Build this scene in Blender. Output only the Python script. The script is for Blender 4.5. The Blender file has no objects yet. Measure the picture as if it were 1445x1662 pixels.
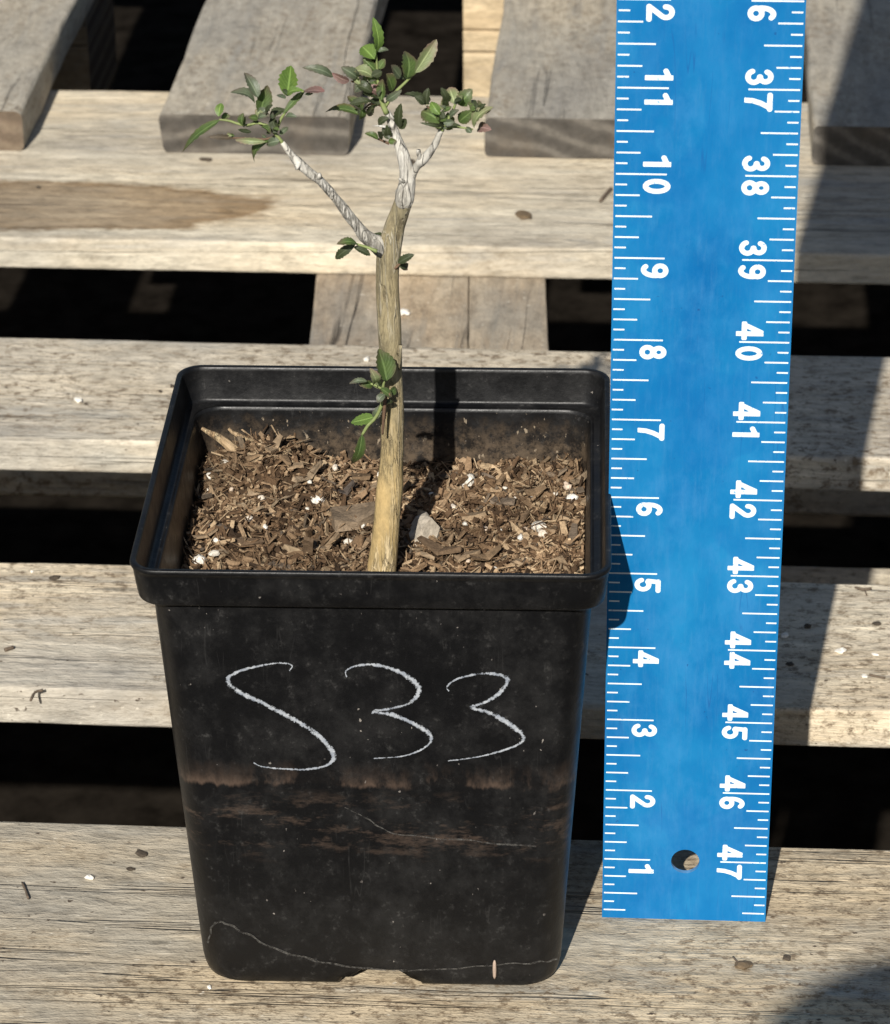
import bpy, bmesh, math, random
from mathutils import Vector, Matrix, noise
random.seed(7)
IN = 0.0254                       # everything below is laid out in inches
sc = bpy.context.scene
col = sc.collection
# ------------------------------------------------------------------ camera
F, PX, PY = 5463.5, 722.5, 831.0
CAM = Vector((3.2817, -34.8659, 23.6542))
YAW, PITCH, ROLL = 0.0730, 0.4835, -0.0092
CR = Matrix.Rotation(YAW, 3, 'Z') @ Matrix.Rotation(math.pi/2-PITCH, 3, 'X') @ Matrix.Rotation(ROLL, 3, 'Z')
cd = bpy.data.cameras.new('camera'); co = bpy.data.objects.new('camera', cd); col.objects.link(co)
co.matrix_world = Matrix.Translation(CAM*IN) @ CR.to_4x4()
cd.sensor_width = 36; cd.sensor_fit = 'AUTO'; cd.lens = F/1662*36
cd.clip_start = 0.02; cd.clip_end = 400
cd.dof.use_dof = True; cd.dof.focus_distance = 40.0*IN; cd.dof.aperture_fstop = 46
sc.camera = co
# ------------------------------------------------------------------ sky, sun, exposure
SUN_EL, SUN_AZ = math.radians(34.5), math.atan(0.135)       # shadows run towards +Y and a little +X
wd = bpy.data.worlds.new('World'); sc.world = wd; wd.use_nodes = True
wn = wd.node_tree.nodes
sky = wn.new('ShaderNodeTexSky'); sky.sky_type = 'NISHITA'; sky.sun_disc = False
sky.sun_elevation = SUN_EL; sky.sun_rotation = math.pi + SUN_AZ
wd.node_tree.links.new(sky.outputs[0], wn['Background'].inputs[0]); wn['Background'].inputs[1].default_value = 0.05
sl = bpy.data.lights.new('sun', 'SUN'); sl.energy = 5.0; sl.angle = math.radians(0.53); sl.color = (1, .955, .88)
so = bpy.data.objects.new('sun', sl); col.objects.link(so)
so.rotation_euler = Vector((math.sin(SUN_AZ)*math.cos(SUN_EL), math.cos(SUN_AZ)*math.cos(SUN_EL), -math.sin(SUN_EL))).to_track_quat('-Z', 'Y').to_euler()
sc.view_settings.view_transform = 'Standard'; sc.view_settings.look = 'None'; sc.view_settings.gamma = 1
sc.view_settings.exposure = 0.27
# ------------------------------------------------------------------ helpers
def ray(px, py): return CR @ Vector(((px-PX)/F, -(py-PY)/F, -1))
def atY(px, py, Y):
    r = ray(px, py); return CAM + r*((Y-CAM.y)/r.y)
def atZ(px, py, Z=0):
    r = ray(px, py); return CAM + r*((Z-CAM.z)/r.z)
def nz(x, y, z): return noise.noise(Vector((x, y, z)))
def fbm(x, y, z, o=3): return noise.fractal(Vector((x, y, z)), 1.0, 2.0, o)
def tag(o, label=None, cat=None, group=None, kind=None):
    for k, v in (('label', label), ('category', cat), ('group', group), ('kind', kind)):
        if v: o[k] = v
    return o
def empty(name, loc, label, cat, group=None):
    o = bpy.data.objects.new(name, None); col.objects.link(o); o.location = Vector(loc)*IN
    o.empty_display_size = .02
    return tag(o, label, cat, group)
def worg(o):
    v = Vector((0, 0, 0))
    while o: v += o.location; o = o.parent
    return v
def obj(name, verts, faces, mat, parent=None, org=None, smooth=False, mats=None, fmat=None, uvs=None):
    """one mesh object; verts in world inches"""
    if parent is not None: base = worg(parent)
    if org is not None: o0 = Vector(org)*IN
    elif parent is not None: o0 = base
    else: o0 = Vector((0, 0, 0))
    me = bpy.data.meshes.new(name)
    me.from_pydata([Vector(v)*IN-o0 for v in verts], [], faces)
    for m in (mats or [mat]): me.materials.append(m)
    if fmat: me.polygons.foreach_set('material_index', fmat)
    if smooth: me.polygons.foreach_set('use_smooth', [True]*len(me.polygons))
    if uvs:
        ul = me.uv_layers.new(name='UVMap')
        for l in me.loops: ul.data[l.index].uv = uvs[l.vertex_index]
    me.update()
    o = bpy.data.objects.new(name, me); col.objects.link(o)
    if parent is not None: o.parent = parent; o.location = o0-base
    else: o.location = o0
    return o
def box(c, s):
    x, y, z = c; a, b, d = (k/2 for k in s)
    v = [(x+i*a, y+j*b, z+k*d) for k in (-1, 1) for j in (-1, 1) for i in (-1, 1)]
    return v, [(0,2,3,1),(4,5,7,6),(0,1,5,4),(2,6,7,3),(0,4,6,2),(1,3,7,5)]
def catmull(pts, n):
    P = [Vector(p) for p in pts]; P = [2*P[0]-P[1]]+P+[2*P[-1]-P[-2]]; out = []
    for i in range(1, len(P)-2):
        for k in range(n):
            t = k/n; a, b, c, d = P[i-1:i+3]
            out.append(.5*((2*b)+(c-a)*t+(2*a-5*b+4*c-d)*t*t+(3*b-a-3*c+d)*t**3))
    out.append(P[-2]); return out
def tube(pts, rads, seg=10, rough=0, rf=3., seed=0, cap=True, ecc=None):
    """pts: Vectors, rads: radius list of the same length"""
    vs, fs = [], []; u = None
    for i, p in enumerate(pts):
        d = (pts[min(i+1, len(pts)-1)]-pts[max(i-1, 0)]).normalized()
        if u is None: u = d.orthogonal().normalized()
        u = (u-d*u.dot(d)).normalized(); w = d.cross(u)
        for k in range(seg):
            a = 2*math.pi*k/seg; q = u*math.cos(a)+w*math.sin(a)
            r = rads[i]
            if rough:
                s = p+q*r; r *= 1+rough*(fbm(s.x*rf, s.y*rf, s.z*rf*.45+seed, 3))
            vs.append(p+q*r)
    for i in range(len(pts)-1):
        for k in range(seg):
            a = i*seg+k; b = i*seg+(k+1) % seg; fs.append((a, b, b+seg, a+seg))
    if cap:
        fs.append(tuple(range(seg-1, -1, -1))); m = (len(pts)-1)*seg; fs.append(tuple(range(m, m+seg)))
    return vs, fs
# ------------------------------------------------------------------ materials
class G:
    """small node-graph builder"""
    def __init__(s, name):
        s.m = bpy.data.materials.new(name); s.m.use_nodes = True; s.t = s.m.node_tree; s.n = s.t.nodes
        s.b = s.n['Principled BSDF']; s.out = s.n['Material Output']
    def node(s, ty, ins=None, **kw):
        n = s.n.new(ty)
        for k, v in kw.items(): setattr(n, k, v)
        for k, v in (ins or {}).items(): s.set(n, k, v)
        return n
    def set(s, n, k, v):
        i = n.inputs[k]
        if isinstance(v, bpy.types.NodeSocket): s.t.links.new(v, i)
        else:
            if i.type == 'RGBA' and len(v) == 3: v = (*v, 1)
            i.default_value = v
    def co(s, scale=(1, 1, 1), loc=(0, 0, 0), rot=(0, 0, 0)):
        if not hasattr(s, 'tc'):
            s.tc = s.node('ShaderNodeTexCoord')
            s.inch = s.node('ShaderNodeVectorMath', {0: s.tc.outputs['Object'], 1: (1/IN,)*3}, operation='MULTIPLY').outputs[0]
        return s.node('ShaderNodeMapping', {'Vector': s.inch, 'Scale': scale, 'Location': loc, 'Rotation': rot}).outputs[0]
    def noise(s, vec, scale, detail=4, rough=.55, dist=0):
        return s.node('ShaderNodeTexNoise', {'Vector': vec, 'Scale': scale, 'Detail': detail, 'Roughness': rough, 'Distortion': dist}).outputs[0]
    def ramp(s, f, stops, interp='LINEAR'):
        r = s.node('ShaderNodeValToRGB', {0: f}); e = r.color_ramp.elements; r.color_ramp.interpolation = interp
        while len(e) < len(stops): e.new(.5)
        for q, (p, c) in zip(e, stops):
            q.position = p; q.color = (c, c, c, 1) if isinstance(c, (int, float)) else (*c, 1)
        return r.outputs[0]
    def mix(s, f, a, b, mode='MIX'):
        n = s.node('ShaderNodeMix', data_type='RGBA', blend_type=mode)
        s.set(n, 0, f); s.set(n, 6, a); s.set(n, 7, b); return n.outputs[2]
    def math(s, op, a, b=0., c=None):
        n = s.node('ShaderNodeMath', operation=op); s.set(n, 0, a); s.set(n, 1, b)
        if c is not None: s.set(n, 2, c)
        return n.outputs[0]
    def bump(s, h, strength, dist, normal=None):
        n = s.node('ShaderNodeBump', {'Height': h, 'Strength': strength, 'Distance': dist*IN})
        if normal is not None: s.set(n, 'Normal', normal)
        return n.outputs[0]
    def fin(s, base, rough=.8, normal=None, spec=None, **kw):
        s.set(s.b, 'Base Color', base); s.set(s.b, 'Roughness', rough)
        if normal is not None: s.set(s.b, 'Normal', normal)
        if spec is not None: s.set(s.b, 'Specular IOR Level', spec)
        for k, v in kw.items(): s.set(s.b, k, v)
        return s.m
def wood(name, axis, pale, tan, grey, seed, stain=None, cracks=.5, dirt=.5, greyness=.5, stripe=.5):
    g = G(name); o = (seed*13.7, seed*7.3, seed*3.1)
    L = {'X': lambda a: (a, 1, 1), 'Y': lambda a: (1, a, 1)}[axis]
    wob = g.noise(g.co(L(.3), o), .5, 2)
    base = g.co(L(.085), o)
    warp = g.node('ShaderNodeVectorMath', {0: base, 1: g.node('ShaderNodeVectorMath', {0: g.node('ShaderNodeCombineXYZ', {0: wob, 1: wob, 2: wob}).outputs[0], 1: (1.3, 1.3, 1.3)}, operation='MULTIPLY').outputs[0]}, operation='ADD').outputs[0]
    streak = g.noise(warp, 1.9, 4, .62)
    fine = g.noise(warp, 8, 4, .68)
    mott = g.noise(g.co(L(.5), (o[2], 4, o[0])), 4.5, 4, .75)
    patch = g.noise(g.co(L(.4), (o[1], o[2], o[0])), .55, 4, .6)
    c = g.ramp(streak, [(.30, grey), (.46, tan), (.60, pale), (.78, tan)])
    c = g.mix(g.math('MULTIPLY', g.ramp(patch, [(.42, 0), (.62, 1)]), greyness), c, grey)
    big = g.noise(g.co(L(.5), (o[0], 8, o[1])), .28, 2, .5)
    c = g.mix(1, c, g.ramp(big, [(.32, (.74, .745, .75)), (.5, (1, .99, .95)), (.68, (1.12, 1.06, .95))]), 'MULTIPLY')
    c = g.mix(stripe, c, g.ramp(fine, [(.27, .66), (.5, 1.0), (.72, 1.2)]), 'MULTIPLY')
    c = g.mix(.75, c, g.ramp(mott, [(.3, .58), (.48, .97), (.68, 1.24)]), 'MULTIPLY')
    # a few long checks
    cn = g.noise(g.co(L(.03), (o[2], o[0], o[1])), 1.7, 4, .55)
    cm = g.ramp(g.noise(g.co(L(.12), o), .8, 2), [(.5, 0), (.6, 1)])
    ck = g.math('MULTIPLY', g.ramp(g.math('ABSOLUTE', g.math('SUBTRACT', cn, .5)), [(0, 1), (.004, .7), (.011, 0)]), cm)
    c = g.mix(g.math('MULTIPLY', ck, cracks), c, (.06, .05, .04))
    # grime: crusty brown patches, dark and pale specks
    dn = g.noise(g.co(L(.7), (o[1], o[0], 3)), 6, 4, .78)
    dm = g.math('MULTIPLY', g.ramp(dn, [(.50, 0), (.62, 1)]), g.ramp(patch, [(.44, 1), (.58, .15)]))
    c = g.mix(g.math('MULTIPLY', dm, dirt), c, (.17, .125, .08))
    sp = g.noise(g.co(L(.6), (2, 9, o[0])), 10, 3, .6)
    c = g.mix(g.math('MULTIPLY', g.ramp(sp, [(.655, 0), (.71, 1)]), dirt), c, (.075, .055, .04))
    c = g.mix(g.math('MULTIPLY', g.ramp(sp, [(.27, 1), (.34, 0)]), .55), c, (.72, .66, .55))
    if stain:            # an old water stain with its own outline: (centre x, y, half sizes)
        sx, sy, ax, ay = stain
        v = g.node('ShaderNodeVectorMath', {0: g.inch, 1: (sx, sy+3.7, 14.)}, operation='SUBTRACT').outputs[0]
        v = g.node('ShaderNodeVectorMath', {0: v, 1: (1/ax, 1/ay, .2)}, operation='MULTIPLY').outputs[0]
        r = g.node('ShaderNodeVectorMath', {0: v}, operation='LENGTH').outputs['Value']
        r = g.math('ADD', r, g.math('MULTIPLY', g.math('SUBTRACT', g.noise(g.co(L(.5)), 1.6, 6, .7), .5), .7))
        st = g.ramp(r, [(.0, .7), (.72, .8), (.88, 1), (1.0, .0)])
        c = g.mix(st, c, g.mix(1, c, (.46, .375, .29), 'MULTIPLY'))
    h = g.math('ADD', g.math('MULTIPLY', fine, .8), g.math('ADD', g.math('MULTIPLY', mott, .9), g.math('MULTIPLY', sp, .35)))
    n = g.bump(g.math('SUBTRACT', h, ck), .85, .05)
    return g.fin(c, .86, n, .25)
def end_grain(name, dark, light, seed, cx=0, cz=-1.5):
    g = G(name)
    v = g.co((1, .05, 1), (cx, seed, cz))
    w = g.node('ShaderNodeTexWave', {'Vector': v, 'Scale': .75, 'Distortion': 3.2, 'Detail': 3, 'Detail Scale': 1.2}, wave_type='RINGS', rings_direction='Y').outputs[1]
    c = g.ramp(w, [(.1, dark), (.6, [k*1.25 for k in dark]), (.95, light)])
    c = g.mix(.8, c, g.ramp(g.noise(g.co(), 5, 6, .7), [(.3, .6), (.7, 1.25)]), 'MULTIPLY')
    c = g.mix(g.ramp(g.noise(g.co(), 1.1, 4), [(.5, 0), (.7, .35)]), c, (.15, .115, .08))
    n = g.bump(g.noise(g.co(), 9, 6, .8), .8, .04)
    return g.fin(c, .9, n, .2)
def plastic(name, inside=False):
    g = G(name)
    xyz = g.node('ShaderNodeSeparateXYZ', {0: (g.co(), g.inch)[1]})
    x, z = xyz.outputs[0], xyz.outputs[2]
    n1 = g.noise(g.co(), 1.1, 4, .65); n3 = g.noise(g.co((1, 1, .8), (4, 4, 4)), 3.4, 5, .75); n9 = g.noise(g.co(loc=(7, 2, 5)), 11, 3, .7)
    c = g.ramp(n1, [(.3, (.0038, .0038, .0042)), (.7, (.0062, .0062, .0066))])
    # dusty haze and rub marks
    hz = g.math('MULTIPLY', g.ramp(g.math('ADD', g.math('MULTIPLY', n1, .5), g.math('MULTIPLY', n3, .5)), [(.47, 0), (.66, 1)]), .3)
    c = g.mix(hz, c, (.034, .033, .032))
    sm = g.math('MULTIPLY', g.ramp(n9, [(.55, 0), (.72, 1)]), g.ramp(n3, [(.48, 0), (.64, .55)]))
    c = g.mix(sm, c, (.065, .063, .06))
    mud = (.085, .059, .044)
    if not inside:
        # tide line of dried mud with runs above it
        wz = g.math('ADD', z, g.math('MULTIPLY', g.math('SUBTRACT', n1, .5), .28))
        wz = g.math('ADD', wz, g.math('MULTIPLY', g.math('SUBTRACT', g.noise(g.co((1, 1, .09)), 7, 4, .7), .5), .22))
        band = g.ramp(g.math('MULTIPLY', wz, .2), [(.583, 0), (.592, 1), (.607, .55), (.622, .28), (.66, 0)])
        band = g.math('MULTIPLY', band, g.ramp(g.noise(g.co((1, 1, .5)), 1.5, 5, .75), [(.45, .02), (.60, .9)]))
        c = g.mix(band, c, mud)
        # lower mud smears
        pm = g.ramp(g.math('MULTIPLY', z, .2), [(.36, 0), (.44, 1), (.53, .8), (.58, 0)])
        pm = g.math('MULTIPLY', pm, g.ramp(g.noise(g.co((.6, .6, 1.7), (2.2, 0, 0)), 1.5, 6, .76), [(.52, 0), (.64, 1)]))
        c = g.mix(g.math('MULTIPLY', pm, .7), c, mud)
    # light flecks and faint scratches
    fl = g.math('MULTIPLY', g.ramp(g.noise(g.co((1, 1, .75)), 15, 2, .5), [(.74, 0), (.77, .8)]), g.ramp(n1, [(.45, 0), (.6, 1)]))
    c = g.mix(fl, c, (.30, .27, .24))
    for k, rt in enumerate(((0, .75, .3), (0, -1.0, .2))):
        s_ = g.noise(g.co((1, 1, .05), (k*7, 3, k), rt), 4.5, 2, .5)
        s_ = g.ramp(g.math('ABSOLUTE', g.math('SUBTRACT', s_, .5)), [(0, 1), (.003, 1), (.005, 0)])
        s_ = g.math('MULTIPLY', s_, g.ramp(g.noise(g.co(loc=(k*3, 8, k*5)), 1.3, 3, .6), [(.58, 0), (.66, .16)]))
        c = g.mix(s_, c, (.08, .078, .075))
    if inside:           # splashed peat dust above the soil line
        dz = g.ramp(g.math('MULTIPLY', g.math('ADD', z, g.math('MULTIPLY', n3, .5)), .15), [(.74, 1), (.78, .85), (.84, 0)])
        dz = g.math('MULTIPLY', dz, g.ramp(g.noise(g.co(), 6, 5, .78), [(.42, .1), (.6, 1)]))
        c = g.mix(g.math('MULTIPLY', dz, .75), c, (.13, .095, .063))
        c = g.mix(g.math('MULTIPLY', g.ramp(g.noise(g.co((1.4, 1.4, .8), (3, 3, 3)), 10, 3, .5), [(.67, 0), (.72, .8)]), g.ramp(g.math('MULTIPLY', z, .15), [(.79, 1), (.85, .15)])), c, (.30, .24, .17))
    r = g.ramp(n3, [(.3, .34), (.7, .52)])
    n = g.bump(g.math('ADD', n9, g.math('MULTIPLY', n1, 3.)), .2, .02)
    return g.fin(c, r, n, .3)
def island(name, stops, rough=.85, bump=.5, sc_=20, stretch=(1, 1, 1)):
    g = G(name)
    geo = g.node('ShaderNodeNewGeometry').outputs['Random Per Island']
    oi = g.node('ShaderNodeObjectInfo').outputs['Random']
    f = g.math('FRACT', g.math('ADD', geo, oi))
    c = g.ramp(f, stops)
    nn = g.noise(g.co(stretch), sc_, 5, .7)
    c = g.mix(.9, c, g.ramp(nn, [(.28, .5), (.52, 1), (.75, 1.35)]), 'MULTIPLY')
    c = g.mix(1, c, g.ramp(g.noise(g.co(), .9, 3, .6), [(.33, .5), (.5, .95), (.66, 1.2)]), 'MULTIPLY')
    return g.fin(c, rough, g.bump(nn, bump, .03), .2)
def leaf_mat(name, c1, c2, edge=None, trans=.35):
    g = G(name)
    uv = g.node('ShaderNodeSeparateXYZ', {0: g.node('ShaderNodeTexCoord').outputs['UV']})
    u, v = uv.outputs[0], uv.outputs[1]
    au = g.math('ABSOLUTE', g.math('SUBTRACT', u, .5))
    c = g.mix(g.ramp(g.noise(g.co(), 9, 4, .6), [(.35, 0), (.65, 1)]), c1, c2)
    rib = g.ramp(au, [(0, 1), (.03, .7), (.07, 0)])
    vein = g.math('SINE', g.math('MULTIPLY', g.math('ADD', v, g.math('MULTIPLY', au, -.9)), 44))
    vein = g.ramp(vein, [(.86, 0), (.97, .35)])
    c = g.mix(g.math('MAXIMUM', rib, vein), c, [min(1, k*1.7+.03) for k in c1])
    if edge:
        e = g.math('MULTIPLY', g.math('ADD', g.ramp(v, [(.55, 0), (1, 1)]), g.ramp(au, [(.3, 0), (.5, .7)])), g.ramp(g.noise(g.co(), 6, 3), [(.35, .2), (.6, 1)]))
        c = g.mix(e, c, edge)
    n = g.bump(g.math('ADD', vein, g.noise(g.co(), 18, 3)), .4, .012)
    g.fin(c, .42, n, .4)
    tr = g.node('ShaderNodeBsdfTranslucent', {'Color': g.mix(1, c, (1.25, 1.35, .5), 'MULTIPLY')})
    mx = g.node('ShaderNodeMixShader', {0: trans, 1: g.b.outputs[0], 2: tr.outputs[0]})
    g.t.links.new(mx.outputs[0], g.out.inputs[0]); return g.m
def bark(name, c1, c2, crack, lime=0, sc_=1.):
    g = G(name)
    a = g.noise(g.co((1, 1, .3)), 4*sc_, 6, .65)
    c = g.mix(g.ramp(a, [(.35, 0), (.65, 1)]), c1, c2)
    b = g.noise(g.co((1, 1, .16)), 9*sc_, 5, .65, .6)
    ck = g.ramp(g.math('ABSOLUTE', g.math('SUBTRACT', b, .5)), [(0, .75), (.015, .5), (.05, 0)])
    ck = g.math('MULTIPLY', ck, g.ramp(g.noise(g.co((1, 1, .5)), 2.6, 3), [(.42, 0), (.62, 1)]))
    c = g.mix(.8, c, g.ramp(g.noise(g.co((1, 1, .6)), 14, 4, .75), [(.3, .7), (.7, 1.25)]), 'MULTIPLY')
    h = g.math('SUBTRACT', a, g.math('MULTIPLY', ck, .8))
    if lime:
        e = g.node('ShaderNodeTexVoronoi', {'Vector': g.co((1, 1, .16)), 'Scale': 8.}, feature='DISTANCE_TO_EDGE').outputs[0]
        fl = g.ramp(g.math('ADD', e, g.math('MULTIPLY', g.noise(g.co((1, 1, .3)), 12, 4), .22)), [(.08, .08), (.15, 1)])
        c = g.mix(fl, crack, c); h = g.math('ADD', h, fl)
    else:                # pale papery strips lifting off the bark
        pw = g.noise(g.co((1, 1, .07), (5, 5, 5)), 8*sc_, 4, .6, .4)
        ps = g.math('MULTIPLY', g.ramp(g.math('ABSOLUTE', g.math('SUBTRACT', pw, .52)), [(0, .9), (.018, .6), (.04, 0)]), g.ramp(g.noise(g.co((1, 1, .35)), 1.6, 3), [(.42, 0), (.58, 1)]))
        c = g.mix(ps, c, (.60, .54, .42)); h = g.math('ADD', h, g.math('MULTIPLY', ps, .6))
    if not lime:         # old grey-olive bark above a smoother yellow foot
        zz_ = g.node('ShaderNodeSeparateXYZ', {0: g.inch}).outputs[2]
        c = g.mix(1, c, g.ramp(g.math('MULTIPLY', g.math('ADD', zz_, g.math('MULTIPLY', a, 1.2)), .2), [(.30, (1.12, 1.0, .78)), (.66, (.78, .79, .78))]), 'MULTIPLY')
    c = g.mix(ck, c, crack)
    return g.fin(c, .75, g.bump(h, .8, .04), .25)
def plain(name, c, rough=.8, var=.25, sc_=8, spec=.3, bump=.3):
    g = G(name); n = g.noise(g.co(), sc_, 5, .65)
    return g.fin(g.mix(1, c, g.ramp(n, [(.25, 1-var), (.75, 1+var)]), 'MULTIPLY'), rough, g.bump(n, bump, .02), spec)
pale, tan, grey = (.56, .47, .35), (.42, .335, .235), (.36, .325, .275)
W1 = wood('wood_front_board', 'X', (.52, .44, .325), (.43, .355, .255), (.34, .32, .28), 1, dirt=.95, greyness=.75, cracks=.55)
W2 = wood('wood_second_board', 'X', (.64, .57, .455), (.53, .455, .35), (.45, .425, .38), 2, dirt=.9, greyness=.6, cracks=.55)
W3 = wood('wood_third_board', 'X', (.63, .56, .455), (.53, .46, .36), (.45, .425, .375), 3.3, dirt=.9, greyness=.65, cracks=.45)
W4 = wood('wood_fourth_board', 'X', (.68, .61, .485), (.57, .49, .37), (.50, .47, .41), 4.1, stain=(-8.1, 21.75, 4.3, 1.25), dirt=.3, greyness=.35, cracks=.6)
WB = [wood('wood_rear_board_%d' % k, 'Y', (.44, .40, .335), (.37, .33, .27), (.33, .31, .275), 5.2+k*1.7, dirt=.5, greyness=.6, cracks=.25, stripe=.3) for k in range(4)]
WS = wood('wood_stringer', 'Y', (.47, .385, .285), (.38, .30, .215), (.29, .27, .235), 9.4, dirt=.3, cracks=1, greyness=.7)
WK = wood('wood_stack', 'X', (.55, .45, .31), (.46, .365, .24), (.40, .33, .24), 11.3, dirt=.2, cracks=.4, greyness=.3, stripe=.3)
EG = end_grain('end_grain_grey', (.078, .070, .060), (.15, .135, .115), 2., 1.2, 1.6)
EGW = end_grain('end_grain_warm', (.14, .105, .075), (.2, .155, .11), 5., 10.5, .6)
# ------------------------------------------------------------------ setting
gm = plain('ground_soil', (.014, .0115, .009), 1, .7, 1.2, 0)
GZ = -14.0
tag(obj('ground', [(-4000, -4000, GZ), (4000, -4000, GZ), (4000, 4000, GZ), (-4000, 4000, GZ)], [(0, 1, 2, 3)], gm), kind='structure')
def board(name, axis, a0, a1, b0, b1, z0, z1, mats, parent, seed=0, skew=0., rad=.09, wav=.03, n=70):
    """a sawn board: length along axis from a0 to a1, width b0..b1, thickness z0..z1; worn edges"""
    prof = []
    for cx, cz, q in ((b1-rad, z1-rad, 0), (b0+rad, z1-rad, 1), (b0+rad, z0+rad, 2), (b1-rad, z0+rad, 3)):
        for k in range(4):
            t = math.pi/2*(q+k/3); prof.append((cx+rad*math.cos(t), cz+rad*math.sin(t)))
    P = len(prof); vs, fs, fm = [], [], []
    for i in range(n+1):
        a = a0+(a1-a0)*i/n; sk = skew*(a-(a0+a1)/2)
        for j, (b, z) in enumerate(prof):
            e = fbm(a*.35+seed*9, b*.6+seed, z*1.3, 3)*wav+fbm(a*1.9+seed, b*3, z*3, 2)*wav*.35
            mid = (b-(b0+b1)/2)/((b1-b0)/2)
            db = e*mid; dz = -abs(e)*.5 if z > (z0+z1)/2 and abs(mid) > .9 else 0
            p = (a, b+db+sk, z+dz) if axis == 'X' else (b+db+sk, a+(fbm(b*2, z*2, seed, 2)*.04 if i in (0, n) else 0), z+dz)
            vs.append(p)
    for i in range(n):
        for j in range(P):
            a = i*P+j; b = i*P+(j+1) % P
            fs.append((a, a+P, b+P, b) if axis == 'Y' else (a, b, b+P, a+P)); fm.append(0)
    e0 = tuple(range(P)); e1 = tuple(range(n*P, n*P+P))
    fs += [e0 if axis == 'Y' else e0[::-1], e1[::-1] if axis == 'Y' else e1]; fm += [1, 1]
    return obj(name, vs, fs, None, parent, smooth=False, mats=mats, fmat=fm)
X0, X1, T = -27, 24, .6
pal = empty('wooden_pallet', (0, -3.7, GZ), 'weathered tan slatted pallet that carries the black pot and the blue ruler', 'pallet')
for y0, y1, m, sd in ((-3.7, 1.246, W1, 1), (4.56, 8.188, W2, 2), (12.2, 16.012, W3, 3), (20.21, 27.75, W4, 4)):
    o = board('deck_board', 'X', X0, X1, y0, y1, -T, 0, [m, EG], pal, sd, rad=.07, wav=.035)
for cx in (-22, -.47, 19):
    for k in range(3):
        x = cx-2.05+k*1.37
        board('stringer', 'Y', -3.4, 27.4, x, x+1.362, -4.1, -T-.004-.012*(k == 1), [WS, EG], pal, 20+cx+k, rad=.03, skew=-.06 if cx == -.47 else 0, wav=.012)
for y0, y1, xa, xb in ((-3.5, 0, X0, X1), (13.9, 16.25, 4.6, 8.6), (19.2, 22.2, X0, X1)):
    board('bottom_board', 'X', xa, xb, y0, y1, -4.72, -4.104, [W2, EG], pal, y0)
for x in (-24.5, 21.5):
    for y in (-2.2, 25.4):
        board('skid', 'Y', y-1.7, y+1.7, x-1.6, x+1.6, GZ, -4.104 if y > 0 else -4.724, [WK, EG], pal, y, n=8)
rp = empty('wooden_pallet', (-3, 35.5, GZ), 'grey weathered pallet whose thick boards overlap the back of the tan one', 'pallet')
for k, (x0, x1, e) in enumerate(((-13.1, -9.05, EGW), (-6.39, -2.84, EG), (-.25, 3.4, EG), (5.88, 9.5, EG), (12.4, 15.9, EG), (-17.4, -14.2, EG))):
    board('deck_board', 'Y', 24.39+.06*(k % 3), 62, x0, x1, .006, .80, [WB[k % 4], e], rp, 40+k, rad=.11, wav=.05, n=60)
for xa, xb in ((-13.2, -9.45), (-1.23, 2.9), (9.6, 13.2)):
    for a, b in ((-.002, -.87), (-.87, -1.37), (-1.37, -3.1)):
        board('stacked_block', 'X', xa+random.uniform(-.04, .04), xb, 34.0+random.uniform(-.04, .04), 37.5, b+.012, a-.01, [WK, EG], rp, a*3+xa, rad=.05, n=12)
board('rear_bearer', 'X', X0, X1, 57, 61, -3.2, -.002, [WK, EG], rp, 3, n=20)
for x in (-25, 22):
    board('rear_post', 'X', x-1.5, x+1.5, 57.2, 60.8, GZ, -3.204, [WK, EG], rp, x, n=6)
# ------------------------------------------------------------------ nursery pot
YW = .0293; cy_, sy_ = math.cos(YW), math.sin(YW)
def rz(p): return (p[0]*cy_-p[1]*sy_, p[0]*sy_+p[1]*cy_, p[2])
ZR = 5.913
def sq(w, r, z, n=12, m=22, notch=0.):
    """rounded-square ring"""
    pts = []; h = w/2
    for q in range(4):
        a = q*math.pi/2; c, s = math.cos(a), math.sin(a)
        for k in range(n+1):        # corner
            t = -math.pi/4+math.pi/2*k/n+math.pi/4
            pts.append(((h-r)+r*math.cos(t), (h-r)+r*math.sin(t), q))
        L = [(h-r)-(2*(h-r))*k/(m+1) for k in range(1, m+1)]
        for x in L: pts.append((x, h, q))
        pts = [(p[0], p[1], p[2]) for p in pts]
    out = []
    for x, y, q in pts:
        a = q*math.pi/2; X = x*math.cos(a)-y*math.sin(a); Y = x*math.sin(a)+y*math.cos(a)
        zz = z
        if notch and abs(y-h) < 1e-6:
            d = abs(abs(x)-.37)
            zz = z+notch if abs(x) < .37 else z
        out.append(rz((X, Y, zz)))
    return out
def wb(z): return 4.27+(4.925-4.27)*z/5.43
def loft(rings, close_bottom=True):
    n = len(rings[0]); vs = [p for r in rings for p in r]; fs = []
    for i in range(len(rings)-1):
        for k in range(n):
            a = i*n+k; b = i*n+(k+1) % n; fs.append((a, b, b+n, a+n))
    if close_bottom: fs.append(tuple(range(n-1, -1, -1)))
    return vs, fs
PL = plastic('black_plastic'); PLI = plastic('black_plastic_inside', True)
pot = empty('nursery_pot', (0, 0, 0), 'square black plastic nursery pot with S33 chalked on its front', 'plant pot')
rings = [sq(3.76, .4, .17, notch=.0)]
for z, w in ((.165, 3.80), (.010, 3.86), (.0, 4.04), (.015, 4.13), (.06, 4.21), (.14, 4.255), (.27, 4.295)):
    rings.append(sq(w, .42, z, notch=max(0, .25-z) if w > 3.7 else 0))
for k in range(1, 25):
    z = .27+(5.425-.27)*k/24; rings.append(sq(wb(z)-.005*(1-k/24), .42-.06*k/24, z))
v, f = loft(rings); o = obj('wall', v, f, PL, pot, smooth=True)
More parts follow.
